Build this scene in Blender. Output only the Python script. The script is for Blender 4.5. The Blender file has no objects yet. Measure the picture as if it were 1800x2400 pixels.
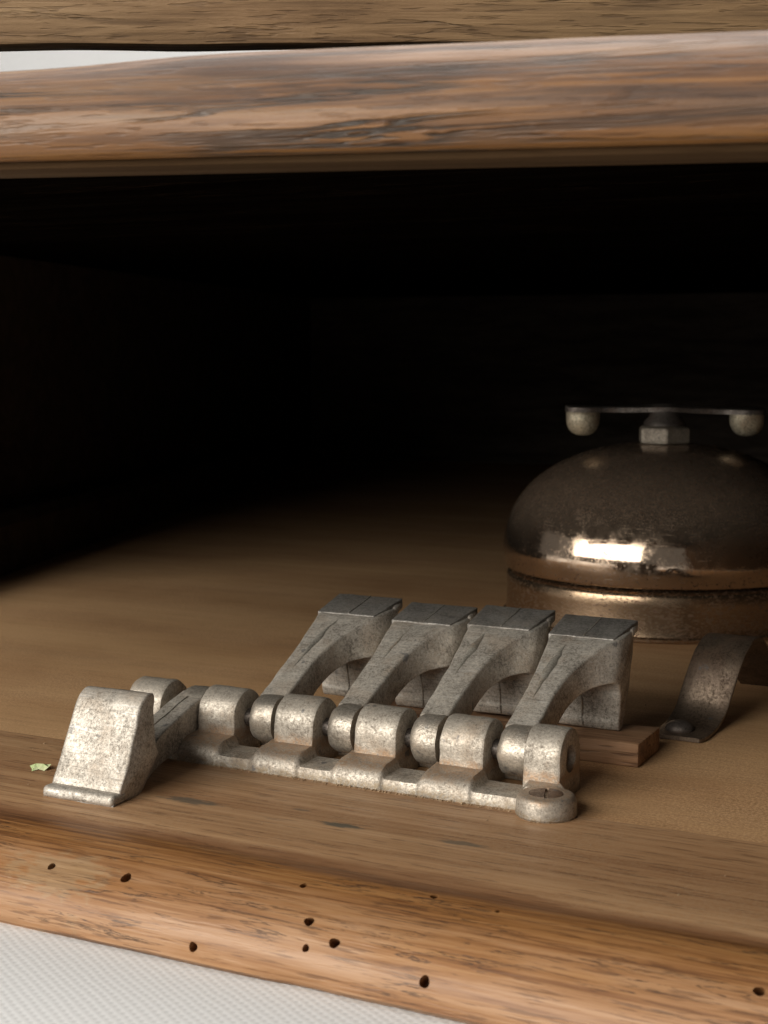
import bpy, bmesh, math, random
from mathutils import Vector, Matrix, noise as mnoise

R = math.radians
random.seed(7)
sc = bpy.context.scene
CM = 0.01                     # everything below is written in centimetres

# ------------------------------------------------------------------ camera
YAW, PITCH = 26.7, 6.374
cam_d = bpy.data.cameras.new('camera')
cam = bpy.data.objects.new('camera', cam_d)
sc.collection.objects.link(cam)
cam.location = (0, 0, 6.75 * CM)
cam.rotation_euler = (R(90 - PITCH), 0, R(YAW))
cam_d.sensor_fit = 'HORIZONTAL'
cam_d.sensor_width = 36
cam_d.lens = 70
cam_d.clip_start = 0.005
cam_d.clip_end = 20
cam_d.dof.use_dof = True
cam_d.dof.focus_distance = 0.232
cam_d.dof.aperture_fstop = 80
sc.camera = cam

# ------------------------------------------------------------------ light
w = bpy.data.worlds.new('World')
sc.world = w
w.use_nodes = True
bg = w.node_tree.nodes['Background']
bg.inputs[0].default_value = (1.0, 0.97, 0.93, 1)
bg.inputs[1].default_value = 0.14

def area(name, target, az, el, dist, sx, sy, power, col):
    ld = bpy.data.lights.new(name, 'AREA')
    ld.shape = 'RECTANGLE'
    ld.size, ld.size_y = sx, sy
    ld.energy = power
    ld.color = col
    o = bpy.data.objects.new(name, ld)
    sc.collection.objects.link(o)
    a, e = R(az), R(el)
    back = Vector((math.sin(R(YAW)), -math.cos(R(YAW)), 0))
    left = Vector((-math.cos(R(YAW)), -math.sin(R(YAW)), 0))
    d = (back * math.cos(a) + left * math.sin(a)) * math.cos(e) + Vector((0, 0, math.sin(e)))
    o.location = Vector(target) + d * dist
    o.rotation_euler = (-d).to_track_quat('-Z', 'Y').to_euler()
    return o

# the window: two panes with a mullion between them
area('window_pane_light', (-0.11, 0.21, 0.0), 66.5, 23, 1.30, 0.56, 0.80, 10.5, (1.0, 0.955, 0.875))
area('window_pane_light', (-0.11, 0.21, 0.0), 38.5, 23, 1.30, 0.66, 0.80, 12.2, (1.0, 0.955, 0.875))
area('skylight', (-0.11, 0.21, 0.05), -165, 74, 1.6, 1.9, 1.9, 38, (1.0, 0.975, 0.94))

sc.view_settings.view_transform = 'Standard'
sc.view_settings.look = 'None'
sc.view_settings.gamma = 1
sc.view_settings.use_curve_mapping = False
sc.view_settings.exposure = 0.0
sc.render.engine = 'CYCLES'
sc.cycles.use_denoising = True
sc.cycles.max_bounces = 8

# ------------------------------------------------------------------ helpers
def link(o, parent=None):
    sc.collection.objects.link(o)
    if parent:
        o.parent = parent
    return o

def thing(name, label, cat, loc=(0, 0, 0), rot=(0, 0, 0), group=None):
    o = bpy.data.objects.new(name, None)
    o.empty_display_size = 0.01
    link(o)
    o.location = Vector(loc) * CM
    o.rotation_euler = rot
    o['label'] = label
    o['category'] = cat
    if group:
        o['group'] = group
    return o

def tag(o, label, cat, group=None):
    o['label'] = label
    o['category'] = cat
    if group:
        o['group'] = group
    return o

def jitter(bm, amp, freq, seed=0.0):
    off = Vector((seed * 13.7, seed * 5.1, seed * 9.3))
    for v in bm.verts:
        n = mnoise.noise_vector(v.co * freq + off)
        v.co += n * amp

def finish(name, bm, m, parent=None, smooth=40, loc=None, rot=None):
    bmesh.ops.remove_doubles(bm, verts=bm.verts, dist=1e-5)
    bmesh.ops.recalc_face_normals(bm, faces=bm.faces)
    for v in bm.verts:
        v.co *= CM
    me = bpy.data.meshes.new(name)
    bm.to_mesh(me)
    bm.free()
    if smooth:
        for p in me.polygons:
            p.use_smooth = True
        me.set_sharp_from_angle(angle=R(smooth))
    me.materials.append(m)
    o = bpy.data.objects.new(name, me)
    link(o, parent)
    if loc:
        o.location = Vector(loc) * CM
    if rot:
        o.rotation_euler = rot
    return o

def loft(bm, loops, closed_loop=True, cap=True):
    rings = [[bm.verts.new(p) for p in lp] for lp in loops]
    n = len(rings[0])
    for a, b in zip(rings[:-1], rings[1:]):
        for i in range(n if closed_loop else n - 1):
            j = (i + 1) % n
            bm.faces.new((a[i], a[j], b[j], b[i]))
    if cap and closed_loop:
        bm.faces.new(rings[0][::-1])
        bm.faces.new(rings[-1])
    return rings

def box(bm, lo, hi, bev=0.0, seg=2, cuts=0):
    x0, y0, z0 = lo
    x1, y1, z1 = hi
    vs = [bm.verts.new(p) for p in ((x0, y0, z0), (x1, y0, z0), (x1, y1, z0), (x0, y1, z0),
                                    (x0, y0, z1), (x1, y0, z1), (x1, y1, z1), (x0, y1, z1))]
    fs = [bm.faces.new([vs[i] for i in q]) for q in ((3, 2, 1, 0), (4, 5, 6, 7), (0, 1, 5, 4),
                                                      (1, 2, 6, 5), (2, 3, 7, 6), (3, 0, 4, 7))]
    es = list({e for f in fs for e in f.edges})
    if bev:
        bmesh.ops.bevel(bm, geom=es, offset=bev, segments=seg, profile=0.5, affect='EDGES')
    if cuts:
        bmesh.ops.subdivide_edges(bm, edges=bm.edges[:], cuts=cuts, use_grid_fill=True)

def lathe(bm, prof, n=48, axis='Z', c=(0, 0, 0), close=True):
    loops = []
    for (r, h) in prof:
        lp = []
        for i in range(n):
            a = 2 * math.pi * i / n
            u, v = r * math.cos(a), r * math.sin(a)
            p = (u, v, h) if axis == 'Z' else (h, u, v)
            lp.append((p[0] + c[0], p[1] + c[1], p[2] + c[2]))
        loops.append(lp)
    return loft(bm, loops, True, close)

def catmull(pts, per=4):
    out = []
    n = len(pts)
    for i in range(n - 1):
        p0, p1, p2, p3 = [pts[max(0, min(n - 1, k))] for k in (i - 1, i, i + 1, i + 2)]
        for s in range(per):
            t = s / per
            out.append(tuple(0.5 * ((2 * b) + (-a + c) * t + (2 * a - 5 * b + 4 * c - d) * t * t
                                    + (-a + 3 * b - 3 * c + d) * t ** 3)
                             for a, b, c, d in zip(p0, p1, p2, p3)))
    out.append(tuple(pts[-1]))
    return out

def tube(bm, pts, rad, n=8, flat=1.0, up=Vector((0, 0, 1))):
    loops = []
    P = [Vector(p) for p in pts]
    for i, p in enumerate(P):
        t = (P[min(i + 1, len(P) - 1)] - P[max(i - 1, 0)]).normalized()
        s = t.cross(up)
        if s.length < 1e-4:
            s = t.cross(Vector((1, 0, 0)))
        s.normalize()
        u = s.cross(t).normalized()
        r = rad[i] if isinstance(rad, (list, tuple)) else rad
        loops.append([tuple(p + s * r * math.cos(a) + u * r * flat * math.sin(a))
                      for a in [2 * math.pi * k / n for k in range(n)]])
    loft(bm, loops)

def sstep(a, b, x):
    t = max(0.0, min(1.0, (x - a) / (b - a)))
    return t * t * (3 - 2 * t)

# ------------------------------------------------------------------ materials
class NT:
    def __init__(self, name):
        self.m = bpy.data.materials.new(name)
        self.m.use_nodes = True
        self.t = self.m.node_tree
        self.b = self.t.nodes['Principled BSDF']
        self._co = None

    def n(self, kind, **kw):
        nd = self.t.nodes.new(kind)
        for k, v in kw.items():
            setattr(nd, k, v)
        return nd

    def put(self, sock, v):
        if hasattr(v, 'is_output'):
            self.t.links.new(v, sock)
        elif isinstance(v, (tuple, list)) and len(v) == 3 and sock.type == 'RGBA':
            sock.default_value = (*v, 1)
        else:
            sock.default_value = v

    def coords(self, rnd=0.0):
        """object coordinates in centimetres, shifted for each object by rnd"""
        tc = self.n('ShaderNodeTexCoord')
        mp = self.n('ShaderNodeVectorMath', operation='SCALE')
        self.put(mp.inputs[0], tc.outputs['Object'])
        mp.inputs['Scale'].default_value = 1.0 / CM
        if not rnd:
            return mp.outputs[0]
        oi = self.n('ShaderNodeObjectInfo')
        cb = self.n('ShaderNodeCombineXYZ')
        for i, k in enumerate((1.0, 2.3, 3.7)):
            self.put(cb.inputs[i], self.math('MULTIPLY', oi.outputs['Random'], rnd * k))
        ad = self.n('ShaderNodeVectorMath', operation='ADD')
        self.put(ad.inputs[0], mp.outputs[0])
        self.put(ad.inputs[1], cb.outputs[0])
        return ad.outputs[0]

    def scale(self, v, s):
        nd = self.n('ShaderNodeVectorMath', operation='MULTIPLY')
        self.put(nd.inputs[0], v)
        nd.inputs[1].default_value = s
        return nd.outputs[0]

    def noise(self, v, s, detail=4, rough=0.55, dist=0.0):
        nd = self.n('ShaderNodeTexNoise')
        self.put(nd.inputs['Vector'], v)
        nd.inputs['Scale'].default_value = s
        nd.inputs['Detail'].default_value = detail
        nd.inputs['Roughness'].default_value = rough
        nd.inputs['Distortion'].default_value = dist
        return nd.outputs['Fac']

    def math(self, op, a, b=0.0, c=0.0, clamp=False):
        nd = self.n('ShaderNodeMath', operation=op, use_clamp=clamp)
        self.put(nd.inputs[0], a)
        self.put(nd.inputs[1], b)
        self.put(nd.inputs[2], c)
        return nd.outputs[0]

    def remap(self, v, a, b, c=0.0, d=1.0):
        nd = self.n('ShaderNodeMapRange', interpolation_type='SMOOTHSTEP')
        self.put(nd.inputs[0], v)
        for i, k in enumerate((a, b, c, d)):
            nd.inputs[1 + i].default_value = k
        return nd.outputs[0]

    def ramp(self, v, stops):
        nd = self.n('ShaderNodeValToRGB')
        self.put(nd.inputs[0], v)
        el = nd.color_ramp.elements
        while len(el) < len(stops):
            el.new(0.5)
        for e, (p, c) in zip(el, stops):
            e.position = p
            e.color = (*c, 1)
        return nd.outputs[0]

    def mix(self, f, a, b, mode='MIX'):
        nd = self.n('ShaderNodeMix', data_type='RGBA', blend_type=mode)
        self.put(nd.inputs[0], f)
        self.put(nd.inputs[6], a)
        self.put(nd.inputs[7], b)
        return nd.outputs[2]

    def bump(self, h, strength, dist_cm):
        nd = self.n('ShaderNodeBump')
        self.put(nd.inputs['Height'], h)
        nd.inputs['Strength'].default_value = strength
        nd.inputs['Distance'].default_value = dist_cm * CM
        self.t.links.new(nd.outputs[0], self.b.inputs['Normal'])

    def out(self, **kw):
        for k, v in kw.items():
            self.put(self.b.inputs[k.replace('_', ' ')], v)
        return self.m

    def spot(self, v, x, y, rx, ry, wob=None):
        """soft ellipse mask on the XY plane, in centimetres"""
        s = self.n('ShaderNodeSeparateXYZ')
        self.put(s.inputs[0], v)
        dx = self.math('MULTIPLY', self.math('SUBTRACT', s.outputs[0], x), 1 / rx)
        dy = self.math('MULTIPLY', self.math('SUBTRACT', s.outputs[1], y), 1 / ry)
        d = self.math('SQRT', self.math('ADD', self.math('MULTIPLY', dx, dx), self.math('MULTIPLY', dy, dy)))
        if wob:
            d = self.math('ADD', d, wob)
        return self.remap(d, 1.15, 0.55)


def wood(name, cols, stretch=0.07, gscale=1.6, pores=0.5, cracks=0.4, crack_col=(0.03, 0.018, 0.010),
         rough=(0.45, 0.65), bump=0.5, bumpd=0.03, coat=0.0, dust=0.0, dust_col=(0.42, 0.30, 0.19), hook=None,
         stain=None, crack_w=0.012, spec=0.45, crack_f=0.9):
    m = NT(name)
    co = m.coords(40.0)
    st = m.scale(co, (stretch, 1, 1))
    wob = m.noise(m.scale(co, (0.12, 0.3, 0.3)), 1.0, 2)
    g1 = m.noise(st, gscale, 7, 0.62, 0.9)
    fine = m.noise(m.scale(co, (0.30, 15, 15)), 1.0, 4, 0.65, 0.3)
    g = m.math('ADD', m.math('MULTIPLY', g1, 0.62), m.math('MULTIPLY', fine, 0.38))
    n = len(cols)
    col = m.ramp(g, [(0.395 + 0.21 * i / (n - 1), c) for i, c in enumerate(cols)])
    big = m.noise(m.scale(co, (0.10, 0.45, 0.45)), 1.0, 3)
    col = m.mix(m.remap(big, 0.35, 0.70, 0.0, 0.55), col, m.mix(1.0, col, (0.62, 0.50, 0.42), 'MULTIPLY'))
    if stain:
        for (c, f, a, b, s) in stain:
            k = m.remap(m.noise(m.scale(co, s), 1.0, 4, 0.6, 0.4), a, b, 0.0, f)
            col = m.mix(k, col, c)
    # short open pores along the grain
    po = m.noise(m.scale(co, (1.5, 17, 17)), 1.0, 2, 0.5)
    pm = m.remap(po, 0.56, 0.66, 0.0, pores)
    col = m.mix(pm, col, m.mix(1.0, col, (0.30, 0.25, 0.22), 'MULTIPLY'))
    # long wandering cracks
    cn = m.noise(m.scale(co, (stretch * 1.3, crack_f, crack_f)), 1.15, 5, 0.62, 0.6)
    band = m.math('ABSOLUTE', m.math('SUBTRACT', cn, 0.5))
    gate = m.remap(m.noise(m.scale(co, (0.22, 0.7, 0.7)), 1.0, 3), 0.42, 0.60)
    cm_ = m.math('MULTIPLY', m.remap(band, crack_w, crack_w * 0.25), gate)
    cm_ = m.math('MULTIPLY', cm_, cracks)
    col = m.mix(cm_, col, crack_col)
    grit = m.noise(co, 22.0, 4, 0.8)
    if dust:
        dm = m.math('MULTIPLY', m.remap(grit, 0.42, 0.60), dust)
        dm = m.math('MULTIPLY', dm, m.remap(m.noise(co, 0.35, 3), 0.30, 0.62, 0.45, 1.0))
        col = m.mix(dm, col, dust_col)
    if hook:
        col = hook(m, m.coords(), col)
    h = m.math('SUBTRACT', m.math('ADD', m.math('MULTIPLY', g, 0.6), m.math('MULTIPLY', grit, 0.15)),
               m.math('ADD', m.math('MULTIPLY', cm_, 1.2), m.math('MULTIPLY', pm, 0.5)))
    m.bump(h, bump, bumpd)
    return m.out(Base_Color=col, Roughness=m.remap(g, 0.4, 0.6, rough[1], rough[0]),
                 Specular_IOR_Level=spec, Coat_Weight=coat, Coat_Roughness=0.35)


def cast_metal(name, base=(0.44, 0.395, 0.335), dark=(0.22, 0.19, 0.155), dirt=(0.26, 0.17, 0.095), metal=0.50,
               rough=(0.40, 0.62), dirt_amt=0.55, scratch=0.0, bump=0.35, foot=0.0):
    m = NT(name)
    co = m.coords(60.0)
    blot = m.noise(co, 2.2, 5, 0.6, 0.5)
    speck = m.noise(co, 19.0, 4, 0.72)
    fine = m.noise(co, 42.0, 2, 0.6)
    mixv = m.math('ADD', m.math('MULTIPLY', blot, 0.30), m.math('MULTIPLY', speck, 0.45))
    mixv = m.math('ADD', mixv, m.math('MULTIPLY', fine, 0.25))
    mid = tuple(a * 0.6 + b * 0.4 for a, b in zip(base, dark))
    col = m.ramp(mixv, [(0.40, dark), (0.455, mid), (0.51, base), (0.59, tuple(min(0.9, c * 1.35) for c in base))])
    dm = m.math('MULTIPLY', m.remap(m.noise(co, 1.5, 5, 0.65, 0.3), 0.46, 0.66),
                m.remap(speck, 0.36, 0.60, 0.35, 1.0))
    dm = m.math('MULTIPLY', dm, dirt_amt)
    col = m.mix(dm, col, dirt)
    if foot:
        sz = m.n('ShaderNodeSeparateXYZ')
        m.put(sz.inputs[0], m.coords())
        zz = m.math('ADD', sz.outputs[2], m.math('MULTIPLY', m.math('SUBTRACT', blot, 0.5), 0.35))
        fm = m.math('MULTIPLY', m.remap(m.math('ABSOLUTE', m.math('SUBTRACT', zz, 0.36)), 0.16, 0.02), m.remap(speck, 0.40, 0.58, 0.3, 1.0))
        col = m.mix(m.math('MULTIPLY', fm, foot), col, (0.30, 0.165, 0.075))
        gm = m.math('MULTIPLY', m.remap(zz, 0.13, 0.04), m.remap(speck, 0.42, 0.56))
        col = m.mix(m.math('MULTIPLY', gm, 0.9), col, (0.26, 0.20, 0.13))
    ox = m.remap(m.noise(co, 3.1, 3, 0.5, 0.2), 0.67, 0.72, 0.0, 0.7)
    col = m.mix(ox, col, (0.12, 0.12, 0.125))
    h = m.math('ADD', m.math('MULTIPLY', speck, 0.55), m.math('MULTIPLY', blot, 0.6))
    h = m.math('ADD', h, m.math('MULTIPLY', fine, 0.25))
    if scratch:
        sn = m.noise(m.scale(co, (1.0, 22, 22)), 1.0, 3)
        sm = m.math('MULTIPLY', m.remap(sn, 0.55, 0.66, 0.0, scratch), m.remap(blot, 0.42, 0.58))
        col = m.mix(sm, col, (0.66, 0.635, 0.60))
        s2 = m.noise(m.scale(co, (1.4, 30, 30)), 1.0, 2)
        col = m.mix(m.remap(s2, 0.60, 0.68, 0.0, scratch), col, dark)
    m.bump(h, bump, 0.035)
    mt = m.math('MULTIPLY', m.math('SUBTRACT', 1.0, dm), metal)
    return m.out(Base_Color=col, Metallic=mt, Roughness=m.remap(mixv, 0.40, 0.60, rough[1], rough[0]))


def front_hook(m, co, col):
    wob = m.math('MULTIPLY', m.math('SUBTRACT', m.noise(m.scale(co, (2, 6, 2)), 2.0, 3), 0.5), 1.8)
    for (x, y, rx, ry, c, f) in ((-12.3, 18.03, 0.55, 0.13, (0.075, 0.075, 0.062), 0.75),
                                 (-9.75, 18.05, 0.36, 0.10, (0.060, 0.070, 0.058), 0.8),
                                 (-7.9, 18.1, 0.4, 0.09, (0.075, 0.085, 0.07), 0.6),
                                 (-10.6, 18.4, 0.18, 0.05, (0.06, 0.07, 0.06), 0.5),
                                 (-5.05, 16.1, 0.20, 0.17, (0.10, 0.028, 0.018), 0.75),
                                 (-5.4, 16.2, 0.22, 0.12, (0.16, 0.05, 0.03), 0.55)):
        col = m.mix(m.math('MULTIPLY', m.spot(co, x, y, rx, ry, wob), f), col, c)
    # the moulded edge: varnish worn to bare pinkish wood, darker red-brown along the arris
    s = m.n('ShaderNodeSeparateXYZ')
    m.put(s.inputs[0], co)
    wv = m.math('MULTIPLY', m.math('SUBTRACT', m.noise(m.scale(co, (0.25, 1.2, 1)), 1.0, 4), 0.5), 0.9)
    yy = m.math('ADD', s.outputs[1], wv)
    fine = m.noise(m.scale(co, (0.32, 12, 12)), 1.0, 5, 0.66, 0.5)
    edge = m.remap(yy, 16.75, 16.30)
    orange = m.ramp(fine, [(0.36, (0.15, 0.060, 0.019)), (0.48, (0.27, 0.118, 0.036)), (0.62, (0.35, 0.172, 0.060))])
    pink = m.ramp(fine, [(0.34, (0.22, 0.098, 0.038)), (0.48, (0.33, 0.168, 0.074)), (0.62, (0.40, 0.228, 0.120))])
    worn = m.math('MULTIPLY', m.remap(yy, 16.05, 15.45),
                  m.remap(m.noise(m.scale(co, (0.30, 1.1, 1.1)), 1.0, 5, 0.6, 0.4), 0.36, 0.56, 0.25, 1.0))
    mould = m.mix(worn, orange, pink)
    green = m.math('MULTIPLY', m.spot(co, -12.6, 15.35, 0.8, 0.3, m.math('MULTIPLY', wob, 1.6)), 0.16)
    mould = m.mix(green, mould, (0.36, 0.40, 0.28))
    col = m.mix(edge, col, mould)
    arris = m.math('MULTIPLY', m.remap(m.math('ABSOLUTE', m.math('SUBTRACT', yy, 16.55)), 0.32, 0.05), 0.55)
    col = m.mix(arris, col, (0.15, 0.058, 0.024))
    # black pores and splits in the bare edge
    po = m.noise(m.scale(co, (1.3, 21, 21)), 1.0, 3, 0.6, 0.3)
    pk = m.math('MULTIPLY', m.remap(po, 0.57, 0.64, 0.0, 0.55), edge)
    col = m.mix(pk, col, (0.10, 0.042, 0.018))
    sp = m.noise(m.scale(co, (0.38, 5.5, 5.5)), 1.0, 5, 0.65, 0.5)
    sk = m.math('MULTIPLY', m.remap(m.math('ABSOLUTE', m.math('SUBTRACT', sp, 0.5)), 0.020, 0.004, 0.0, 0.85), edge)
    sk = m.math('MULTIPLY', sk, m.remap(m.noise(m.scale(co, (0.6, 1.5, 1.5)), 1.0, 3), 0.44, 0.54))
    return m.mix(sk, col, (0.07, 0.035, 0.018))


TAN = [(0.20, 0.112, 0.055), (0.30, 0.175, 0.090), (0.375, 0.232, 0.128)]
M = {}
M['front'] = wood('front_board_wood', [(0.32, 0.172, 0.080), (0.42, 0.240, 0.118), (0.51, 0.31, 0.165)], stretch=0.035,
                  gscale=2.6, pores=0.5, cracks=0.12, rough=(0.42, 0.60), bump=0.35, dust=0.38,
                  dust_col=(0.46, 0.31, 0.185), hook=front_hook)
M['floor'] = wood('dusty_floor_wood', [(0.43, 0.248, 0.114), (0.48, 0.28, 0.132), (0.53, 0.315, 0.152)], stretch=0.05,
                  gscale=0.9, pores=0.22, cracks=0.12, rough=(0.6, 0.8), bump=0.25, dust=0.8,
                  dust_col=(0.66, 0.415, 0.218))
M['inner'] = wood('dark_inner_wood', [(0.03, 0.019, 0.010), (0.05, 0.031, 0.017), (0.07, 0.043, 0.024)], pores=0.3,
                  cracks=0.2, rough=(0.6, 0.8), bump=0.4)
M['ceiling_shade'] = wood('shade_black_ceiling_wood', [(0.002, 0.0015, 0.001), (0.004, 0.0028, 0.002), (0.006, 0.0045, 0.003)], rough=(0.8, 0.95), spec=0.0)  # hollow's shade put into the colour: near black, so floor bounce stays hidden
M['rail'] = wood('worn_rail_wood', [(0.055, 0.022, 0.006), (0.120, 0.050, 0.013), (0.180, 0.080, 0.022), (0.215, 0.106, 0.036)],
                 stretch=0.045, gscale=2.2, pores=0.4, cracks=1.0, crack_w=0.026, crack_f=1.7, rough=(0.36, 0.52), bump=0.7, bumpd=0.045,
                 coat=0.0, stain=[((0.20, 0.12, 0.065), 0.3, 0.52, 0.66, (0.10, 1.4, 1.4)),
                                   ((0.060, 0.036, 0.022), 0.55, 0.54, 0.66, (0.08, 2.6, 2.6))])
M['upper'] = wood('weathered_board_wood', [(0.15, 0.088, 0.041), (0.26, 0.158, 0.074), (0.35, 0.222, 0.110)], stretch=0.06,
                  gscale=4.0, pores=0.4, cracks=0.25, rough=(0.55, 0.75), bump=0.9, bumpd=0.05,
                  stain=[((0.33, 0.19, 0.08), 0.45, 0.48, 0.68, (0.10, 0.8, 0.8))])
M['strip'] = wood('pine_strip_wood', [(0.20, 0.105, 0.052), (0.29, 0.16, 0.082), (0.37, 0.215, 0.12)], stretch=0.10,
                  gscale=2.5, pores=0.6, cracks=0.5, rough=(0.6, 0.8), bump=0.7)
M['fillet'] = wood('dim_fillet_wood', [(0.045, 0.026, 0.012), (0.060, 0.035, 0.017), (0.075, 0.045, 0.022)], pores=0.2, cracks=0.1, spec=0.05, rough=(0.8, 0.95))  # colour darkened to carry the shade on the rail's underside
M['cast'] = cast_metal('cast_pewter_metal', dirt_amt=0.5, foot=0.75)
M['barrel'] = cast_metal('worn_barrel_metal', dirt_amt=0.4, metal=0.75, rough=(0.32, 0.52), bump=0.45)
M['plate'] = cast_metal('dark_plate_metal', base=(0.23, 0.215, 0.195), dark=(0.10, 0.092, 0.083), dirt=(0.16, 0.12, 0.08), dirt_amt=0.4)  # darker grey than the arms, for the lever top plates
M['paddle'] = cast_metal('worn_lever_metal', base=(0.46, 0.42, 0.365), dark=(0.19, 0.168, 0.14), dirt_amt=0.4,
                         rough=(0.46, 0.62), scratch=0.5, bump=0.22, metal=0.45)
M['screw'] = cast_metal('rusty_screw_metal', base=(0.15, 0.10, 0.068), dark=(0.07, 0.043, 0.028), dirt=(0.16, 0.08, 0.04),
                        metal=0.15, rough=(0.5, 0.7))
M['blacksteel'] = cast_metal('dark_steel_metal', base=(0.15, 0.13, 0.115), dark=(0.05, 0.042, 0.036),
                             dirt=(0.10, 0.05, 0.03), metal=0.7, rough=(0.35, 0.6), dirt_amt=0.5)
M['clip'] = cast_metal('tarnished_strip_metal', base=(0.18, 0.135, 0.098), dark=(0.075, 0.050, 0.034), dirt=(0.09, 0.045, 0.023),
                       metal=0.75, rough=(0.35, 0.6), dirt_amt=0.6, bump=0.25)
M['nut'] = cast_metal('dull_nut_metal', base=(0.30, 0.26, 0.21), dark=(0.14, 0.115, 0.09), dirt_amt=0.3)
M['seam'] = cast_metal('flash_seam_metal', base=(0.34, 0.315, 0.27), dark=(0.13, 0.12, 0.10), dirt_amt=0.5)
M['knob'] = cast_metal('pitted_knob_metal', base=(0.52, 0.46, 0.34), dark=(0.07, 0.05, 0.03), dirt_amt=0.8, rough=(0.4, 0.6))

# polished bell metal, dull with dust on its upper side, rust freckles
m = NT('tarnished_bell_metal')
co = m.coords()
ge = m.n('ShaderNodeNewGeometry')
s = m.n('ShaderNodeSeparateXYZ')
m.put(s.inputs[0], ge.outputs['Normal'])
frk = m.noise(co, 14.0, 4, 0.75)
wide = m.noise(co, 1.1, 4, 0.6)
sc1 = m.noise(m.scale(co, (3, 3, 30)), 1.0, 3)
dusty = m.math('MULTIPLY', m.remap(s.outputs[2], 0.10, 0.75), m.remap(m.noise(co, 26.0, 3, 0.7), 0.44, 0.68, 0.25, 1.0))
sz_ = m.n('ShaderNodeSeparateXYZ')
m.put(sz_.inputs[0], co)
lowb = m.remap(sz_.outputs[2], 1.75, 1.35)
rust = m.math('MULTIPLY', m.remap(frk, 0.54, 0.66), m.math('ADD', m.remap(wide, 0.40, 0.60, 0.15, 0.7), m.math('MULTIPLY', lowb, 0.6)), clamp=True)
col = m.mix(m.remap(wide, 0.3, 0.7), (0.59, 0.45, 0.33), (0.52, 0.40, 0.30))
col = m.mix(rust, col, (0.13, 0.062, 0.03))
col = m.mix(m.math('MULTIPLY', dusty, 0.65), col, (0.17, 0.075, 0.032))
rg = m.math('ADD', m.remap(m.noise(co, 2.3, 5, 0.7), 0.42, 0.62, 0.06, 0.20), m.math('MULTIPLY', dusty, 0.22))
rg = m.math('ADD', rg, m.math('MULTIPLY', rust, 0.4))
rg = m.math('ADD', rg, m.remap(sc1, 0.55, 0.72, 0.0, 0.12))
m.bump(m.math('ADD', wide, m.math('MULTIPLY', rust, 0.25)), 0.12, 0.03)
M['bell'] = m.out(Base_Color=col, Metallic=m.math('SUBTRACT', 0.97, m.math('MULTIPLY', dusty, 0.55)), Roughness=rg)

m = NT('speckled_ring_metal')
co = m.coords()
frk = m.noise(m.scale(co, (1, 1, 2.2)), 9.0, 5, 0.75)
wide = m.noise(co, 0.9, 4, 0.6)
rust = m.math('MULTIPLY', m.remap(frk, 0.50, 0.62), m.remap(wide, 0.36, 0.60, 0.3, 1.0))
col = m.mix(rust, (0.40, 0.285, 0.185), (0.10, 0.046, 0.025))
m.bump(m.math('ADD', wide, m.math('MULTIPLY', frk, 0.3)), 0.2, 0.04)
M['ring'] = m.out(Base_Color=col, Metallic=m.remap(rust, 0, 1, 0.95, 0.35), Roughness=m.remap(rust, 0, 1, 0.22, 0.6))

m = NT('white_woven_cloth')
co = m.coords()
sp = m.n('ShaderNodeSeparateXYZ')
m.put(sp.inputs[0], co)
wx = m.math('ADD', sp.outputs[0], m.math('MULTIPLY', m.noise(co, 1.6, 3), 0.08))
wy = m.math('ADD', m.math('ADD', sp.outputs[1], sp.outputs[2]), m.math('MULTIPLY', m.noise(m.scale(co, (1.1, 0.9, 1)), 1.5, 3), 0.08))
cy_, sy0 = math.cos(R(YAW - 6)), math.sin(R(YAW - 6))
ru = m.math('ADD', m.math('MULTIPLY', wx, cy_), m.math('MULTIPLY', wy, sy0))
rv = m.math('SUBTRACT', m.math('MULTIPLY', wy, cy_), m.math('MULTIPLY', wx, sy0))
sx_ = m.math('SINE', m.math('MULTIPLY', ru, 2 * math.pi / 0.14))
sy_ = m.math('SINE', m.math('MULTIPLY', rv, 2 * math.pi / 0.17))
wv = m.math('MULTIPLY', sx_, sy_)
var = m.noise(co, 7.0, 3)
h = m.math('ADD', wv, m.math('MULTIPLY', var, 0.8))
col = m.mix(m.remap(wv, -0.9, 0.1, 0.0, 1.0), (0.65, 0.65, 0.65), (0.75, 0.75, 0.75))
m.bump(h, 0.14, 0.015)
M['cloth'] = m.out(Base_Color=col, Roughness=0.9, Specular_IOR_Level=0.2)

m = NT('pale_green_leaf')
co = m.coords()
col = m.mix(m.remap(m.noise(co, 9, 3), 0.4, 0.6), (0.42, 0.52, 0.24), (0.58, 0.62, 0.36))
M['leaf'] = m.out(Base_Color=col, Roughness=0.6)
m = NT('brown_dust')
M['dust'] = m.out(Base_Color=(0.36, 0.25, 0.15), Roughness=0.95)

# ------------------------------------------------------------------ cloth: table and backdrop in one sweep
bm = bmesh.new()
prof = [(-60, -1.0), (0, -1.0), (60, -1.0), (110, -1.0)]
for k in range(1, 13):
    a = R(90 * k / 12)
    prof.append((110 + 25 * math.sin(a), 24 - 25 * math.cos(a)))
prof += [(135, 60), (135, 120)]
loft(bm, [[(x, y, z) for (y, z) in prof] for x in (-160, -60, 0, 60, 120)], closed_loop=False, cap=False)
o = finish('cloth_backdrop', bm, M['cloth'], smooth=60)
o['kind'] = 'structure'

# ------------------------------------------------------------------ wooden cabinet
cab = thing('wooden_cabinet', 'old worn wooden cabinet with dark hollow, rounded front rail and moulded bottom edge', 'cabinet',
            (-10, 20, -1.0))
CO = Vector((-10, 20, -1.0))

def part(name, bm, mat, parent=cab, smooth=40, off=CO):
    for v in bm.verts:
        v.co -= off
    o = finish(name, bm, mat, parent, smooth)
    return o

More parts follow.
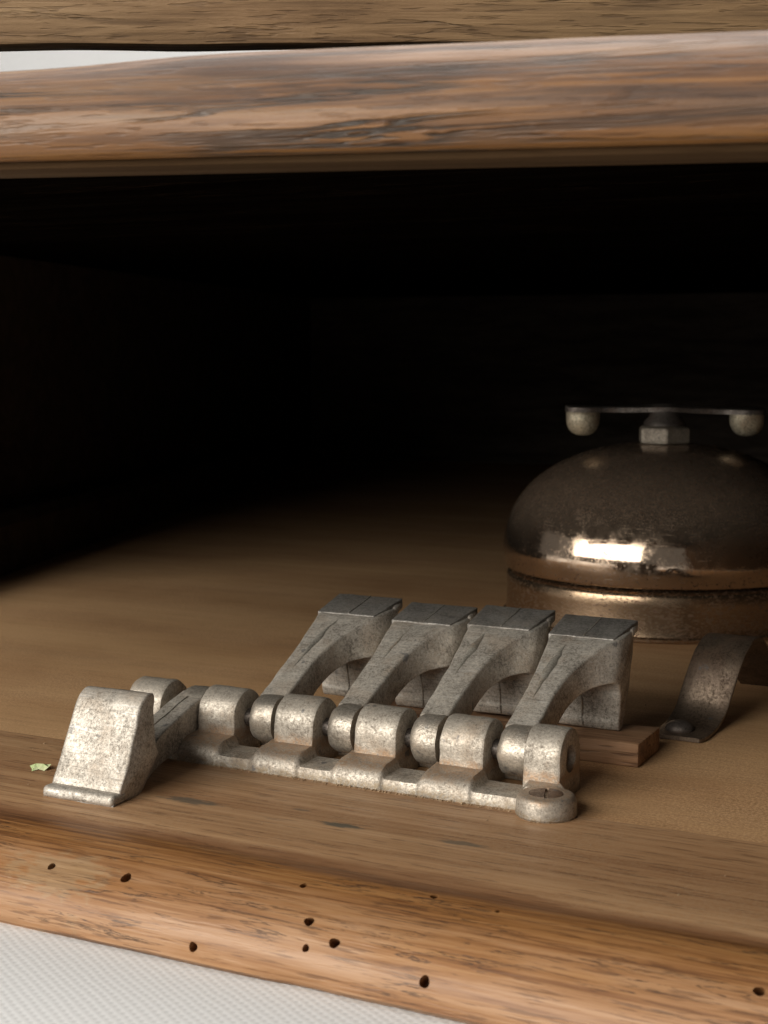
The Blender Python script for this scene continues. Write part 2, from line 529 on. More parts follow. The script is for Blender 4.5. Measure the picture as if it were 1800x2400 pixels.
# material coordinates of the front board refer to world centimetres: keep the object origin at the world origin
def world_part(name, bm, mat, parent=cab, smooth=40):
    o = finish(name, bm, mat, parent, smooth)
    o.matrix_parent_inverse = Matrix.Translation(-CO * CM)
    return o

SEAM = 19.96
sec = [(SEAM, 0.0), (18.6, 0.0), (17.4, 0.0), (16.75, -0.005), (16.6, -0.03), (16.5, -0.035), (16.38, -0.012)]
for k in range(1, 11):
    a = R(90 * k / 10)
    sec.append((16.38 - 1.42 * math.sin(a), -0.78 + 0.765 * math.cos(a)))
sec += [(14.95, -0.90), (15.03, -0.98), (15.15, -1.0), (SEAM, -1.0)]
sec = sec[:-1] + [(SEAM, -1.0)]
bm = bmesh.new()
loops = []
xs = [-27 + 0.35 * i for i in range(int(29 / 0.35) + 1)]
for x in xs:
    lp = []
    for (y, z) in sec:
        k = sstep(16.6, 15.6, y) if z > -0.99 else 0
        dz = k * 0.035 * mnoise.noise(Vector((x * 0.5, y * 1.5, z)))
        dy = k * 0.05 * mnoise.noise(Vector((x * 0.35, 7 + y, z))) 
        if z < -0.85 and y < 15.3:
            dy += 0.05 * max(0, mnoise.noise(Vector((x * 1.1, 3, 0))))
        lp.append((x, y + dy, z + dz))
    loops.append(lp)
loft(bm, loops)
front = world_part('front_floor_board', bm, M['front'], smooth=45)

# worm and nail holes bored into the moulding
HOLES = [(-12.762, 15.391, -0.232, 0.056), (-11.562, 15.434, -0.21, 0.071), (-9.144, 15.898, -0.061, 0.043),
         (-7.448, 16.19, -0.022, 0.053), (-8.734, 15.328, -0.267, 0.068), (-8.293, 15.157, -0.393, 0.074),
         (-10.196, 14.971, -0.732, 0.062), (-8.64, 15.069, -0.489, 0.046), (-7.034, 15.017, -0.569, 0.065),
         (-6.574, 16.12, -0.029, 0.031), (-3.311, 15.569, -0.153, 0.068)]
bm = bmesh.new()
for i, (x, y, z, r) in enumerate(HOLES):
    d = Vector((0.15, -(16.38 - y) / 1.42 * 0.9 - 0.25, 0.75)).normalized()
    u = d.cross(Vector((1, 0, 0))).normalized()
    v = d.cross(u)
    c = Vector((x, y, z))
    loft(bm, [[tuple(c + d * h + (u * math.cos(a) * (1.0 + 0.15 * math.sin(i)) + v * math.sin(a)) * r * (1 + 0.07 * math.sin(a * 3 + i)))
               for a in [2 * math.pi * k / 16 for k in range(16)]] for h in (0.3, -0.28)])
cut = finish('cutter', bm, M['front'], None, 0)
bmod = front.modifiers.new('holes', 'BOOLEAN')
bmod.object = cut
bmod.operation = 'DIFFERENCE'
bmod.solver = 'EXACT'
bpy.context.view_layer.update()
dg = bpy.context.evaluated_depsgraph_get()
me2 = bpy.data.meshes.new_from_object(front.evaluated_get(dg))
front.modifiers.clear()
front.data = me2
while len(me2.materials) > 1:
    me2.materials.pop()
bpy.data.objects.remove(cut)

# left wall line, back wall, right wall
LD = Vector((-9.6, 32.6, 0)).normalized()
LN = Vector((LD.y, -LD.x, 0))
LW = Vector((-24.1, 15.2, 0)) - LN * 1.45              # points into the cavity
LB = LW + LD * 66
RW0, RW1 = Vector((2.0, 15.4, 0)), Vector((6.0, 84, 0))
bm = bmesh.new()
v = [bm.verts.new(p) for p in ((-27.0, SEAM + 0.015, -0.004), (2.0, SEAM + 0.015, -0.004), (7.5, 90, -0.004), (-50, 90, -0.004))]
v2 = [bm.verts.new(p.co + Vector((0, 0, -0.996))) for p in v]
bm.faces.new(v)
bm.faces.new(v2[::-1])
for i in range(4):
    bm.faces.new((v[i], v2[i], v2[(i + 1) % 4], v[(i + 1) % 4]))
world_part('rear_floor_board', bm, M['floor'])

def plank(name, a, b, t, z0, z1, mat, bev=0.03):
    """upright board between two plan points, thickness t to the left of a->b"""
    a, b = Vector(a), Vector(b)
    d = (b - a).normalized()
    n = Vector((-d.y, d.x, 0))
    bm = bmesh.new()
    lo = [a, b, b + n * t, a + n * t]
    vs = [bm.verts.new((p.x, p.y, z0)) for p in lo] + [bm.verts.new((p.x, p.y, z1)) for p in lo]
    for q in ((3, 2, 1, 0), (4, 5, 6, 7), (0, 1, 5, 4), (1, 2, 6, 5), (2, 3, 7, 6), (3, 0, 4, 7)):
        bm.faces.new([vs[i] for i in q])
    bmesh.ops.bevel(bm, geom=bm.edges[:], offset=bev, segments=2, affect='EDGES')
    return world_part(name, bm, mat)

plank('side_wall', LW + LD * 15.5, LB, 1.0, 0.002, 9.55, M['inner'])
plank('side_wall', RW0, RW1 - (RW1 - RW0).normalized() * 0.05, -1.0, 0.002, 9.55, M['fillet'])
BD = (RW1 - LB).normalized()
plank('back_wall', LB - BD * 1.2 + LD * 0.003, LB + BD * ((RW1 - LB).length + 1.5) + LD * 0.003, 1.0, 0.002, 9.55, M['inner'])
# cleat along the foot of the left wall, its far end rounded
bm = bmesh.new()
c0, c1 = LW + LD * 13 + LN * 0.004, LW + LD * 53.5 + LN * 0.004
loops = []
for t, hh, tt in ((0, 1.75, 1.4), (0.1, 1.8, 1.45), (0.5, 1.8, 1.45), (0.93, 1.8, 1.45), (0.965, 1.66, 1.4), (0.985, 1.3, 1.3), (1.0, 0.4, 1.2)):
    p = c0.lerp(c1, t)
    loops.append([tuple(p + LN * u + Vector((0, 0, h + 0.002))) for u, h in ((0, 0), (tt, 0), (tt, hh * 0.8), (tt * 0.8, hh * 0.97), (0, hh))])
loft(bm, loops)
world_part('wall_cleat', bm, M['inner'])
# ceiling board of the hollow
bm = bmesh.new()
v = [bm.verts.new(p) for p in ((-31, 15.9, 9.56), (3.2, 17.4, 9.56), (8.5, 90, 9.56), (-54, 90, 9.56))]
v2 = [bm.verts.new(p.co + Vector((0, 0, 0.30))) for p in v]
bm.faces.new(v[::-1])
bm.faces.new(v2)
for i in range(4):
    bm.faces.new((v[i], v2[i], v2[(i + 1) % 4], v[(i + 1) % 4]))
world_part('ceiling_board', bm, M['ceiling_shade'])

# rounded front rail
RL, RR = Vector((-11.69, 13.51, 8.70)), Vector((-3.27, 14.68, 8.56))
d = (RR - RL)
rz = math.atan2(d.y, d.x)
ry = -math.atan2(d.z, math.hypot(d.x, d.y))
sec = [(1.25, 0.145), (0.26, 0.145), (0.12, 0.175), (0.04, 0.24), (0.0, 0.35), (-0.01, 0.48), (0.03, 0.62), (0.11, 0.77), (0.24, 0.92),
       (0.41, 1.04), (0.62, 1.13), (0.86, 1.18), (1.2, 1.20), (2.6, 1.20), (2.6, 1.0), (1.25, 1.0)]
bm = bmesh.new()
loops = []
for i in range(150):
    x = -15.5 + i * 0.2
    lp = []
    for (y, z) in sec:
        k = 1.0 if y < 1.0 and z > 0.16 else 0.0
        q = Vector((x * 0.35, y * 2.2, z * 2.2))
        dy = k * (0.05 * mnoise.noise(q) + 0.022 * mnoise.noise(q * Vector((2, 4, 4)).x))
        lp.append((x, y + dy, z * (1.10 + 0.003 * x) + (0.055 * math.sin(math.pi * max(0, min(1, x / 8.6))) * sstep(0.5, 1.0, z)) + k * 0.02 * mnoise.noise(q + Vector((5, 2, 1)))))
    loops.append(lp)
loft(bm, loops)
rail = finish('front_rail', bm, M['rail'], cab, 50)
rail.matrix_parent_inverse = Matrix.Translation(-CO * CM)
rail.location = RL * CM
rail.rotation_euler = (0, ry, rz)

bm = bmesh.new()
box(bm, (-15.4, 0.36, 0.075), (14.2, 1.24, 0.162), 0.02, 2)
fl = finish('rail_fillet', bm, M['fillet'], cab, 40)
fl.matrix_parent_inverse = Matrix.Translation(-CO * CM)
fl.location = RL * CM
fl.rotation_euler = (0, ry, rz)

# weathered board above and behind the rail, held on two uprights
BL, BR = Vector((-16.6, 19.28, 11.55)), Vector((-5.58, 24.83, 11.60))
d = BR - BL
rz = math.atan2(d.y, d.x)
bm = bmesh.new()
box(bm, (-4.5, 0, 0), (19.5, 0.62, 3.2), 0.05, 2)
bmesh.ops.subdivide_edges(bm, edges=[e for e in bm.edges if abs(e.verts[0].co.x - e.verts[1].co.x) > 5], cuts=60, use_grid_fill=True)
for v in bm.verts:
    v.co.y += 0.02 * mnoise.noise(v.co * 0.8)
    v.co.z += 0.03 * mnoise.noise(Vector((v.co.x * 0.5, 0, v.co.z)))
ub = finish('upper_board', bm, M['upper'], cab, 40)
ub.matrix_parent_inverse = Matrix.Translation(-CO * CM)
ub.location = BL * CM
ub.rotation_euler = (0, R(-0.25), rz)
for xx in (-4.3, 17.2):
    bm = bmesh.new()
    box(bm, (xx, 0.66, -1.69), (xx + 2.0, 2.4, 3.0), 0.04, 2)
    up = finish('upright', bm, M['inner'], cab, 40)
    up.matrix_parent_inverse = Matrix.Translation(-CO * CM)
    up.location = BL * CM
    up.rotation_euler = (0, 0, rz)

# ------------------------------------------------------------------ lever rack
ROD = Vector((0, 20.8, 0.60))
HUMP = [(-15.18, -14.47), (-13.72, -12.99), (-12.25, -11.51), (-10.78, -10.03), (-9.30, -8.55), (-7.92, -7.32)]
rack = thing('lever_rack', 'cast grey metal rack with a row of round knuckles and a screwed boss', 'lever rack', (-11, 20.6, 0))
RO = Vector((-11, 20.6, 0))

# scalloped front flange: raised in front of each knuckle, dished between them
bm = bmesh.new()
def raised(x):
    v = 0.0
    for a, b in HUMP[:-1]:
        v = max(v, sstep(a - 0.14, a - 0.04, x) * (1 - sstep(b - 0.02, b + 0.06, x)))
    return v
loops = []
x = -15.2
while x <= -7.70:
    k = raised(x)
    wv = 0.012 * mnoise.noise(Vector((x * 3, 0, 0)))
    lift = 1.0 if x > -13.9 else 0.9
    f = 19.76 + 0.03 * (1 - k) + wv
    hi = lambda a, b: a + (b - a) * k
    lp = [(x, f, 0.0), (x, f + 0.005, 0.05), (x, f + 0.02, hi(0.11, 0.13)), (x, f + hi(0.04, 0.09), hi(0.165, 0.245)),
          (x, f + hi(0.09, 0.17), hi(0.185, 0.30)), (x, f + hi(0.2, 0.28), hi(0.19, 0.345)), (x, 20.22, hi(0.195, 0.355)),
          (x, 20.36, hi(0.2, 0.37)), (x, 20.40, hi(0.20, 0.38)), (x, 20.40, 0.0)]
    loops.append(lp)
    x += 0.03
loft(bm, loops)
jitter(bm, 0.004, 7)
for v in bm.verts:
    v.co.z = max(v.co.z, 0.0)
part('base_flange', bm, M['cast'], rack, 35, RO)
bm = bmesh.new()
box(bm, (-15.0, 21.20, 0.0), (-7.5, 21.5, 0.16), 0.03, 2)
part('rear_flange', bm, M['cast'], rack, 35, RO)

def hump_outline(n=20, ry=0.45, foot=0.03):
    """outline in (y, z) relative to the rod, clockwise from front foot over the top to the back foot"""
    pts = [(-ry - foot, -0.60), (-ry - foot, -0.33), (-ry - foot * 0.4, -0.24), (-ry, -0.15), (-ry, -0.05)]
    for i in range(n + 1):
        a = math.pi - math.pi * i / n
        pts.append((ry * math.cos(a), ry * math.sin(a)))
    pts += [(ry, -0.1), (ry, -0.3), (ry + 0.02, -0.60), (0.28, -0.60), (0.10, -0.60), (-0.10, -0.60), (-0.28, -0.60)]
    return pts

def inset(pts, d):
    cy = 0.0
    return [(y * (1 - d / 0.45), (z - d if z > 0 else z) if z > -0.5 else z) for y, z in pts]

def shrink(pts, d):
    out = []
    for y, z in pts:
        if z > 0:
            r = math.hypot(y, z)
            out.append((y * (r - d) / r, z * (r - d) / r))
        else:
            out.append((y - d * (1 if y > 0 else -1) * (1 if abs(y) > 0.4 else 0), z))
    return out

def knuckle(a, b, seed, hole=False):
    bm = bmesh.new()
    o = hump_outline()
    e = 0.05
    loops = []
    n = 9
    xs = [a, a + e * 0.3, a + e] + [a + e + (b - a - 2 * e) * i / n for i in range(1, n)] + [b - e, b - e * 0.3, b]
    ins = [e, e * 0.3, 0] + [0] * (n - 1) + [0, e * 0.3, e]
    for x_, d_ in zip(xs, ins):
        loops.append([(x_, ROD.y + y, ROD.z + z) for y, z in shrink(o, d_)])
    if not hole:
        loft(bm, loops)
    else:
        rings = loft(bm, loops, True, False)
        bm.faces.new(rings[0][::-1])
        last = rings[-1]
        cnt = len(last)
        # round bore for the slotted rod end
        angs = [math.atan2(v.co.z - ROD.z + 0.02, v.co.y - ROD.y) for v in last]
        prev = last
        for r_, dx in ((0.215, 0.0), (0.20, -0.02), (0.195, -0.14)):
            ring = [bm.verts.new((b + dx, ROD.y + r_ * math.cos(t), ROD.z - 0.02 + r_ * math.sin(t))) for t in angs]
            for i in range(cnt):
                j = (i + 1) % cnt
                bm.faces.new((prev[i], prev[j], ring[j], ring[i]))
            prev = ring
        bm.faces.new(prev)
    for v in bm.verts:
        if v.co.z > 0.02:
            v.co += mnoise.noise_vector(v.co * 5 + Vector((seed, 0, 0))) * 0.010
    return part('knuckle', bm, M['cast'], rack, 38, RO)

for i, (a, b) in enumerate(HUMP):
    knuckle(a, b, i * 3.1, hole=(i == 5))

# pivot rod with slotted end seen in the last knuckle
bm = bmesh.new()
lathe(bm, [(0.0, -15.1), (0.15, -15.1), (0.15, -7.42), (0.135, -7.40), (0.001, -7.40)], 20, 'X', (0, ROD.y, ROD.z - 0.02))
rod = part('pivot_rod', bm, M['blacksteel'], rack, 40, RO)
bm = bmesh.new()
box(bm, (-7.405, ROD.y - 0.025, ROD.z - 0.14), (-7.385, ROD.y + 0.025, ROD.z + 0.10), 0.004, 1)
part('rod_slot', bm, M['screw'], rod, 40, RO)

# screw boss at the right front corner
bc = (-7.34, 19.82)
bm = bmesh.new()
lathe(bm, [(0.001, 0.0), (0.43, 0.0), (0.448, 0.03), (0.44, 0.19), (0.43, 0.25), (0.41, 0.29), (0.385, 0.307), (0.36, 0.312), (0.256, 0.314), (0.25, 0.305),
           (0.248, 0.272), (0.001, 0.27)], 48, 'Z', (bc[0], bc[1], 0.0))
for v in bm.verts:
    if v.co.z > 0.01:
        v.co += mnoise.noise_vector(v.co * 2.5) * 0.004
boss = part('mounting_boss', bm, M['cast'], rack, 32, RO)
bm = bmesh.new()
# web between boss and last knuckle
lp = []
for t in range(8):
    k = t / 7
    y = bc[1] + 0.30 + k * 0.32
    x0 = bc[0] - 0.52 - 0.05 * k
    x1 = bc[0] + 0.30 - 0.30 * k
    z = 0.275 + 0.09 * k * k
    lp.append([(x0, y, 0.0), (x0 + 0.02, y, z * 0.75), (x0 + 0.09, y, z), (x1 - 0.07, y, z), (x1, y, z * 0.8), (x1, y, 0.0)])
loft(bm, lp)
part('boss_web', bm, M['cast'], rack, 50, RO)
bm = bmesh.new()
# slotted countersunk head: two half discs with a gap for the slot
sa = R(108)
for sgn in (1, -1):
    pts = []
    g = 0.026
    rr = 0.244
    a0 = math.asin(g / rr)
    for k in range(15):
        t = a0 + (math.pi - 2 * a0) * k / 14
        pts.append((rr * math.cos(t), rr * math.sin(t)))
    loops = []
    for zz, s_ in ((0.272, 1.0), (0.314, 1.0), (0.320, 0.965)):
        loops.append([(bc[0] + (px * math.cos(sa) - sgn * (g + (py - g) * s_) * math.sin(sa)) * (1 if s_ == 1 else 0.985),
                       bc[1] + (px * math.sin(sa) + sgn * (g + (py - g) * s_) * math.cos(sa)) * (1 if s_ == 1 else 0.985), zz) for px, py in pts])
    loft(bm, loops)
part('screw_head', bm, M['screw'], boss, 40, RO)

# ------------------------------------------------------------------ levers
ST = [  # upper y, z | lower y, z | left x, right x
    (0.10, 0.37, 0.20, -0.28, 0.00, 0.50), (0.50, 0.55, 0.60, -0.06, 0.00, 0.50), (1.00, 0.77, 1.08, 0.22, -0.01, 0.52),
    (1.50, 0.98, 1.52, 0.46, -0.04, 0.59), (1.95, 1.165, 1.84, 0.59, -0.09, 0.74), (2.32, 1.295, 2.06, 0.645, -0.14, 0.93),
    (2.60, 1.355, 2.19, 0.65, -0.175, 1.05), (2.92, 1.40, 2.28, 0.615, -0.185, 1.085), (3.10, 1.41, 2.33, 0.555, -0.185, 1.09),
    (3.12, 1.28, 2.37, 0.47, -0.185, 1.09), (3.03, 0.95, 2.40, 0.33, -0.18, 1.085), (2.94, 0.52, 2.45, 0.17, -0.175, 1.07),
    (2.87, 0.18, 2.48, 0.03, -0.17, 1.055), (2.81, -0.04, 2.48, -0.08, -0.165, 1.05), (2.70, -0.17, 2.50, -0.17, -0.155, 1.045),
    (2.62, -0.205, 2.53, -0.205, -0.14, 1.03)]

def lever_body(seed):
    bm = bmesh.new()
    st = catmull(ST, 4)
    loops = []
    for (uy, uz, ly, lz, xl, xr) in st:
        U, Lo = Vector((0, uy, uz)), Vector((0, ly, lz))
        dv = U - Lo
        ln = dv.length
        dv.normalize()
        r = min(0.045, ln * 0.3)
        lp = []
        # rounded rectangle in (x, along dv)
        for cx, cv, a0 in ((xr - r, ln - r, 0), (xl + r, ln - r, 90), (xl + r, r, 180), (xr - r, r, 270)):
            for k in range(4):
                a = R(a0 + 30 * k)
                p = Lo + dv * (cv + r * math.sin(a))
                lp.append((cx + r * math.cos(a), p.y, p.z))
            # extra points along the sides keep the worn surface uneven
            if a0 in (0, 180):
                x0_, x1_ = (xr - r, xl + r) if a0 == 0 else (xl + r, xr - r)
                vv = ln if a0 == 0 else 0
                for k in (1, 2, 3, 4):
                    p = Lo + dv * vv
                    lp.append((x0_ + (x1_ - x0_) * k / 5, p.y, p.z))
        loops.append(lp)
    loft(bm, loops)
    jitter(bm, 0.014, 2.6, 1 + seed)
    jitter(bm, 0.006, 9, 2 + seed)
    return bm

def lever_slab(y0, y1, z0, z1, bev, seed):
    bm = bmesh.new()
    box(bm, (-0.195, y0, z0), (1.105, y1, z1), bev, 3)
    bmesh.ops.subdivide_edges(bm, edges=[e for e in bm.edges if abs(e.verts[0].co.x - e.verts[1].co.x) > 0.5], cuts=18, use_grid_fill=True)
    for v in bm.verts:
        if v.co.x > 0.2:
            v.co.x -= 0.16 * sstep(2.85, 2.40, v.co.y) * (v.co.x - 0.2) / 0.9
        v.co.z += 1.250 + (v.co.y - 2.6) * 0.225
        v.co.y += 0.022 * mnoise.noise(v.co * 4 + Vector((seed, 0, 0)))
        v.co.z += 0.010 * mnoise.noise(v.co * 5 + Vector((3, 3, seed)))
    return bm

def lever_barrel(seed):
    bm = bmesh.new()
    lathe(bm, [(0.14, -0.01), (0.25, 0.0), (0.32, 0.03), (0.365, 0.08), (0.387, 0.15), (0.393, 0.22), (0.396, 0.27), (0.398, 0.33),
               (0.398, 0.44), (0.39, 0.488), (0.14, 0.49)], 36, 'X')
    jitter(bm, 0.018, 4.0, 5 + seed)
    jitter(bm, 0.008, 12, 3 + seed)
    return bm

def lever_seam(seed, amp):
    """raised casting rib on the arm, with fine flash lines over the plate and down the inner face"""
    rnd = random.Random(seed)
    bm = bmesh.new()
    st = catmull(ST, 4)
    top, rad = [], []
    c0 = 0.50 + 0.06 * math.sin(seed * 2.1)
    for i, (uy, uz, ly, lz, xl, xr) in enumerate(st[6:22]):
        k = i / 15
        xm = xl + (xr - xl) * (0.40 + 0.05 * math.sin(seed))
        w_ = 0.006 + 0.062 * amp * math.exp(-((k - c0) / 0.26) ** 2) * (0.8 + 0.4 * rnd.random())
        top.append((xm + 0.022 * (rnd.random() - 0.5), uy, uz - 0.004))
        rad.append(w_)
    tube(bm, top, rad, 8, 0.55)
    xm = ST[7][4] * 0.5 + ST[7][5] * 0.5
    tube(bm, [(xm - 0.03, 2.46, 1.358), (xm - 0.01, 2.75, 1.423), (xm + 0.01, 3.05, 1.490), (xm + 0.015, 3.24, 1.532)], 0.010, 6)
    low = []
    for (uy, uz, ly, lz, xl, xr) in st[2:57]:
        low.append((xl + (xr - xl) * 0.47, ly, lz))
    tube(bm, low, 0.018, 6)
    jitter(bm, 0.008, 14, seed)
    return bm

body_me = plate_me = barrel_me = None
XL = [-14.24, -12.82, -11.35, -9.88, -8.41]
LAB = ['grey metal lever folded forward over the rack, scratched white paddle facing outward',
       'grey upright metal lever next to the folded one',
       'grey upright metal lever second from the folded one',
       'grey upright metal lever second from the screwed boss, next to the end one',
       'grey upright metal lever at the rack end, beside the screwed boss']
ANG = [165.0, 0.9, 0.0, 1.2, 0.3]
for i, x in enumerate(XL):
    t = thing('finger_lever', LAB[i], 'lever', (x, ROD.y, ROD.z), (R(ANG[i]), 0, 0), 'levers hinged on the metal rack')
    finish('arm_and_paddle', lever_body(i * 1.7), M['paddle'], t, 50)
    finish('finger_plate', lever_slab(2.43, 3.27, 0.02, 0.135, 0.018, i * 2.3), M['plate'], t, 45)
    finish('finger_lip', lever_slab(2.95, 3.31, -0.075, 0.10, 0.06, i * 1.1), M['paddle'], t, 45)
    finish('hinge_barrel', lever_barrel(i * 3.3), M['barrel'], t, 60)
    finish('casting_seam', lever_seam(i + 1, (0.4, 0.8, 0.35, 1.0, 1.15)[i]), M['seam'], t, 60)

# ------------------------------------------------------------------ wooden strip under the paddles
bm = bmesh.new()
box(bm, (-12.35, 22.72, 0.0), (-6.86, 23.92, 0.385), 0.025, 2)
bmesh.ops.subdivide_edges(bm, edges=[e for e in bm.edges if abs(e.verts[0].co.x - e.verts[1].co.x) > 2], cuts=24, use_grid_fill=True)
for v in bm.verts:
    if v.co.z > 0.05:
        v.co += mnoise.noise_vector(v.co * 2.2) * 0.012
for v in bm.verts:
    v.co -= Vector((-9.6, 23.3, 0))
o = finish('wood_strip', bm, M['strip'], None, 40, loc=(-9.6, 23.3, 0))
tag(o, 'small rough brown wooden strip lying under the upright levers', 'wood strip')

# ------------------------------------------------------------------ bell
BC = Vector((-10.5, 36.45, 0))
bell = thing('desk_bell', 'round tarnished copper coloured bell with a thumb bar on its top', 'bell', tuple(BC))
bm = bmesh.new()
lathe(bm, [(0.5, 0.0), (3.93, 0.0), (3.97, 0.03), (3.97, 0.09), (3.91, 0.13), (3.88, 0.3), (3.88, 0.8), (3.88, 1.02), (3.85, 1.10), (3.77, 1.16), (3.6, 1.2), (0.5, 1.2)], 128)
finish('base_ring', bm, M['ring'], bell, 40)
bm = bmesh.new()
dome = [(3.65, 1.25), (3.86, 1.235), (3.905, 1.25), (3.925, 1.29), (3.95, 1.42), (3.975, 1.58), (3.975, 1.78), (3.945, 2.02), (3.87, 2.35), (3.74, 2.68),
        (3.55, 2.99), (3.27, 3.32), (2.92, 3.60), (2.48, 3.86), (1.95, 4.08), (1.4, 4.22), (0.8, 4.30), (0.2, 4.33)]
dome = [p for p in catmull(dome, 4)]
lathe(bm, dome + [(0.001, 4.33)], 144)
finish('gong', bm, M['bell'], bell, 50)
bm = bmesh.new()
# hexagonal nut
for (r0, z0, r1, z1) in ((0.70, 4.32, 0.70, 4.70),):
    loops = []
    for r_, z_ in ((0.64, 4.325), (0.68, 4.35), (0.68, 4.68), (0.63, 4.73), (0.50, 4.77), (0.40, 4.78)):
        loops.append([(r_ * math.cos(R(60 * k + 52)), r_ * math.sin(R(60 * k + 52)), z_) for k in range(6)])
    loft(bm, loops)
bmesh.ops.bevel(bm, geom=bm.edges[:], offset=0.02, segments=2, affect='EDGES')
finish('hex_nut', bm, M['nut'], bell, 30)
bm = bmesh.new()
lathe(bm, [(0.001, 4.77), (0.52, 4.77), (0.50, 4.86), (0.38, 4.98), (0.36, 5.08), (0.34, 5.11), (0.001, 5.11)], 32)
finish('spindle', bm, M['blacksteel'], bell, 40)
# thumb bar
ba = R(YAW - 5.0)
bu = Vector((math.cos(ba), math.sin(ba), 0))
bv = Vector((-math.sin(ba), math.cos(ba), 0))
bm = bmesh.new()
loops = []
for s_, hw in ((-2.46, 0.12), (-2.40, 0.27), (-2.25, 0.38), (-2.0, 0.43), (-1.75, 0.38), (-1.58, 0.27), (-1.4, 0.23), (-0.7, 0.26), (-0.35, 0.44), (0, 0.5),
               (0.35, 0.44), (0.7, 0.26), (1.4, 0.23), (1.58, 0.27), (1.75, 0.38), (2.0, 0.43), (2.25, 0.38), (2.40, 0.27), (2.46, 0.12)):
    z_ = 5.10 - 0.012 * s_ + 0.05 * math.exp(-(s_ / 0.6) ** 2)
    p = bu * s_
    loops.append([tuple(p + bv * u + Vector((0, 0, z_ + h))) for u, h in ((-hw, -0.03), (hw, -0.03), (hw, 0.08), (hw * 0.8, 0.12), (-hw * 0.8, 0.12), (-hw, 0.08))])
loft(bm, loops)
bar = finish('thumb_bar', bm, M['blacksteel'], bell, 40)
for s_ in (-2.02, 2.02):
    bm = bmesh.new()
    p = bu * s_
    lathe(bm, [(0.001, 5.10), (0.40, 5.10), (0.42, 5.06), (0.42, 4.90), (0.40, 4.77), (0.345, 4.65), (0.26, 4.565), (0.15, 4.515), (0.001, 4.50)], 32, 'Z', tuple(p))
    jitter(bm, 0.012, 5, s_)
    finish('knob', bm, M['knob'], bar, 50)
bm = bmesh.new()
lathe(bm, [(0.001, 5.29), (0.30, 5.29), (0.33, 5.25), (0.33, 5.16), (0.001, 5.16)], 24)
finish('rivet_head', bm, M['blacksteel'], bell, 40)

# ------------------------------------------------------------------ bent metal spring strip
clip = thing('spring_strip', 'bent dull metal spring strip arched over the floor, screwed down beside the levers', 'spring', (-6.7, 25.0, 0))
KO = Vector((-6.7, 25.0, 0))
path = catmull([(-6.66, 24.62, 0.05), (-6.66, 24.95, 0.05), (-6.66, 25.30, 0.06), (-6.63, 25.62, 0.14), (-6.57, 25.84, 0.34), (-6.52, 25.98, 0.62), (-6.47, 26.10, 0.88),
                (-6.42, 26.26, 1.13), (-6.38, 26.52, 1.32), (-6.36, 26.86, 1.41), (-6.34, 27.22, 1.39), (-6.32, 27.62, 1.24), (-6.31, 28.1, 0.95), (-6.30, 28.6, 0.60),
                (-6.29, 29.1, 0.28), (-6.28, 29.5, 0.03)], 4)
bm = bmesh.new()
loops = []
for i, p in enumerate(path):
    a, b = Vector(path[max(0, i - 1)]), Vector(path[min(len(path) - 1, i + 1)])
    t = (b - a).normalized()
    n = Vector((1, 0, 0)).cross(t).normalized()
    q = Vector(p)
    hw = 0.46 if i > 6 else 0.31 + 0.15 * math.sqrt(max(0, 1 - ((6 - i) / 6.5) ** 2))
    wb = 0.012 * mnoise.noise(Vector((i * 0.35, 0, 0)))
    loops.append([tuple(q + Vector((u + wb - 0.08, 0, 0)) + n * h) for u, h in ((-hw, -0.035), (hw, -0.035), (hw, 0.02), (hw - 0.03, 0.035), (0.25, 0.035), (0, 0.035),
                                                                        (-0.25, 0.035), (-hw + 0.03, 0.035), (-hw, 0.02))])
loft(bm, loops)
for v in bm.verts:
    v.co.z = max(v.co.z, 0.0)
part('spring_blade', bm, M['clip'], clip, 50, KO)
bm = bmesh.new()
lathe(bm, [(0.001, 0.07), (0.24, 0.08), (0.25, 0.11), (0.225, 0.17), (0.16, 0.22), (0.08, 0.245), (0.001, 0.25)], 28, 'Z', (-6.84, 25.08, 0))
part('screw_head', bm, M['blacksteel'], clip, 50, KO)

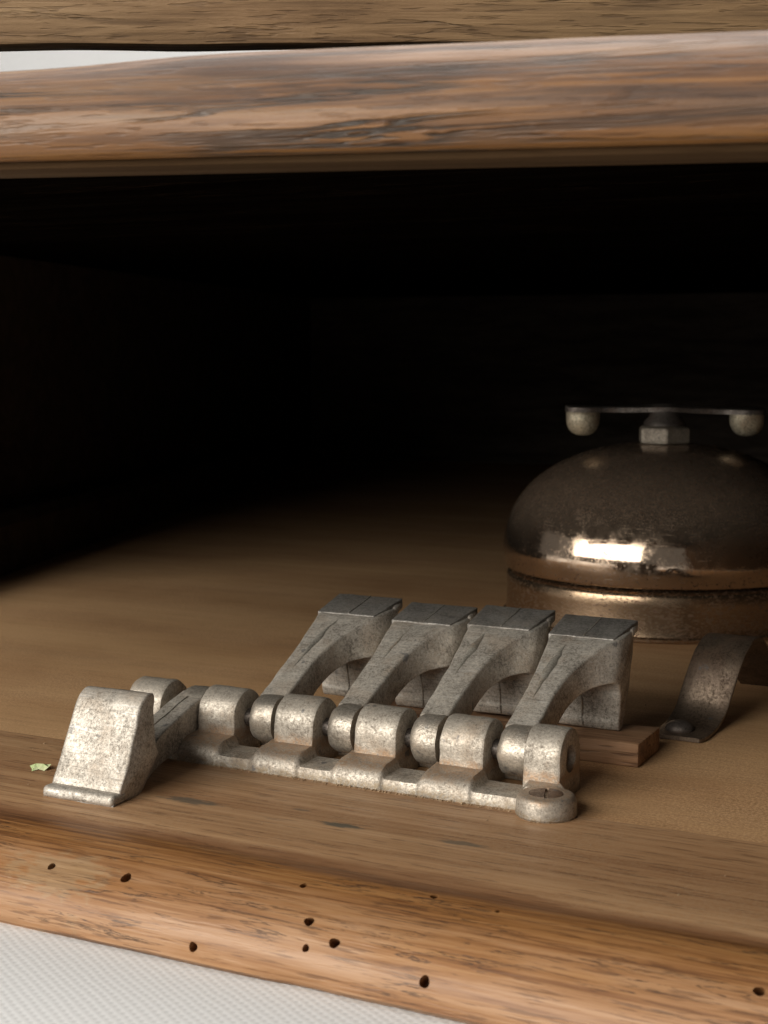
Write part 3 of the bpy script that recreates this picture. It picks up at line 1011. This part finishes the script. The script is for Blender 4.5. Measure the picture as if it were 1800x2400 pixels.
# ------------------------------------------------------------------ leaf scrap, dust
bm = bmesh.new()
g = [[(-0.19, 0.0, 0.03), (-0.1, 0.10, 0.05), (0.06, 0.13, 0.05), (0.2, 0.06, 0.09)],
     [(-0.15, -0.03, 0.02), (-0.08, 0.02, 0.075), (0.06, 0.03, 0.085), (0.18, 0.01, 0.05)],
     [(-0.09, -0.07, 0.01), (-0.02, -0.16, 0.0), (0.04, -0.07, 0.02), (0.14, -0.05, 0.0)]]
vv = [[bm.verts.new(p) for p in r_] for r_ in g]
for a in range(2):
    for b in range(3):
        bm.faces.new((vv[a][b], vv[a][b + 1], vv[a + 1][b + 1], vv[a + 1][b]))
bmesh.ops.solidify(bm, geom=bm.faces[:], thickness=0.012)
for v in bm.verts:
    v.co.z = max(0.0, v.co.z)
o = finish('leaf_scrap', bm, M['leaf'], None, 0, loc=(-15.42, 18.36, 0.0))
tag(o, 'tiny pale green leaf scrap on the wooden board beside the folded lever', 'leaf')

bm = bmesh.new()
rnd = random.Random(3)
spots = []
for i in range(260):
    x = rnd.uniform(-14.2, -7.7)
    spots.append((x, 19.74 - abs(rnd.gauss(0, 0.025)), 0.012 + 0.012 * rnd.random()))
for i in range(26):
    a = rnd.uniform(0, 6.28)
    spots.append((bc[0] + 0.44 * math.cos(a), bc[1] + 0.44 * math.sin(a), 0.014))
for i in range(170):
    spots.append((rnd.uniform(-17, -3), rnd.uniform(17.0, 28), 0.006 + 0.010 * rnd.random() ** 2))
for (x, y, r_) in spots:
    vs = []
    for k in range(4):
        a = k * 2.1 + rnd.random()
        vs.append(bm.verts.new((x + r_ * math.cos(a) * rnd.uniform(0.6, 1.4), y + r_ * math.sin(a), (r_ * 1.3 if k == 3 else 0.0))))
    for q in ((0, 1, 2), (0, 1, 3), (1, 2, 3), (0, 2, 3)):
        bm.faces.new([vs[j] for j in q])
for v in bm.verts:
    v.co -= Vector((-10, 20, 0))
o = finish('dust_crumbs', bm, M['dust'], None, 0, loc=(-10, 20, 0.0))
o['kind'] = 'stuff'
tag(o, 'brown dust crumbs gathered along the rack and over the floor', 'dust')
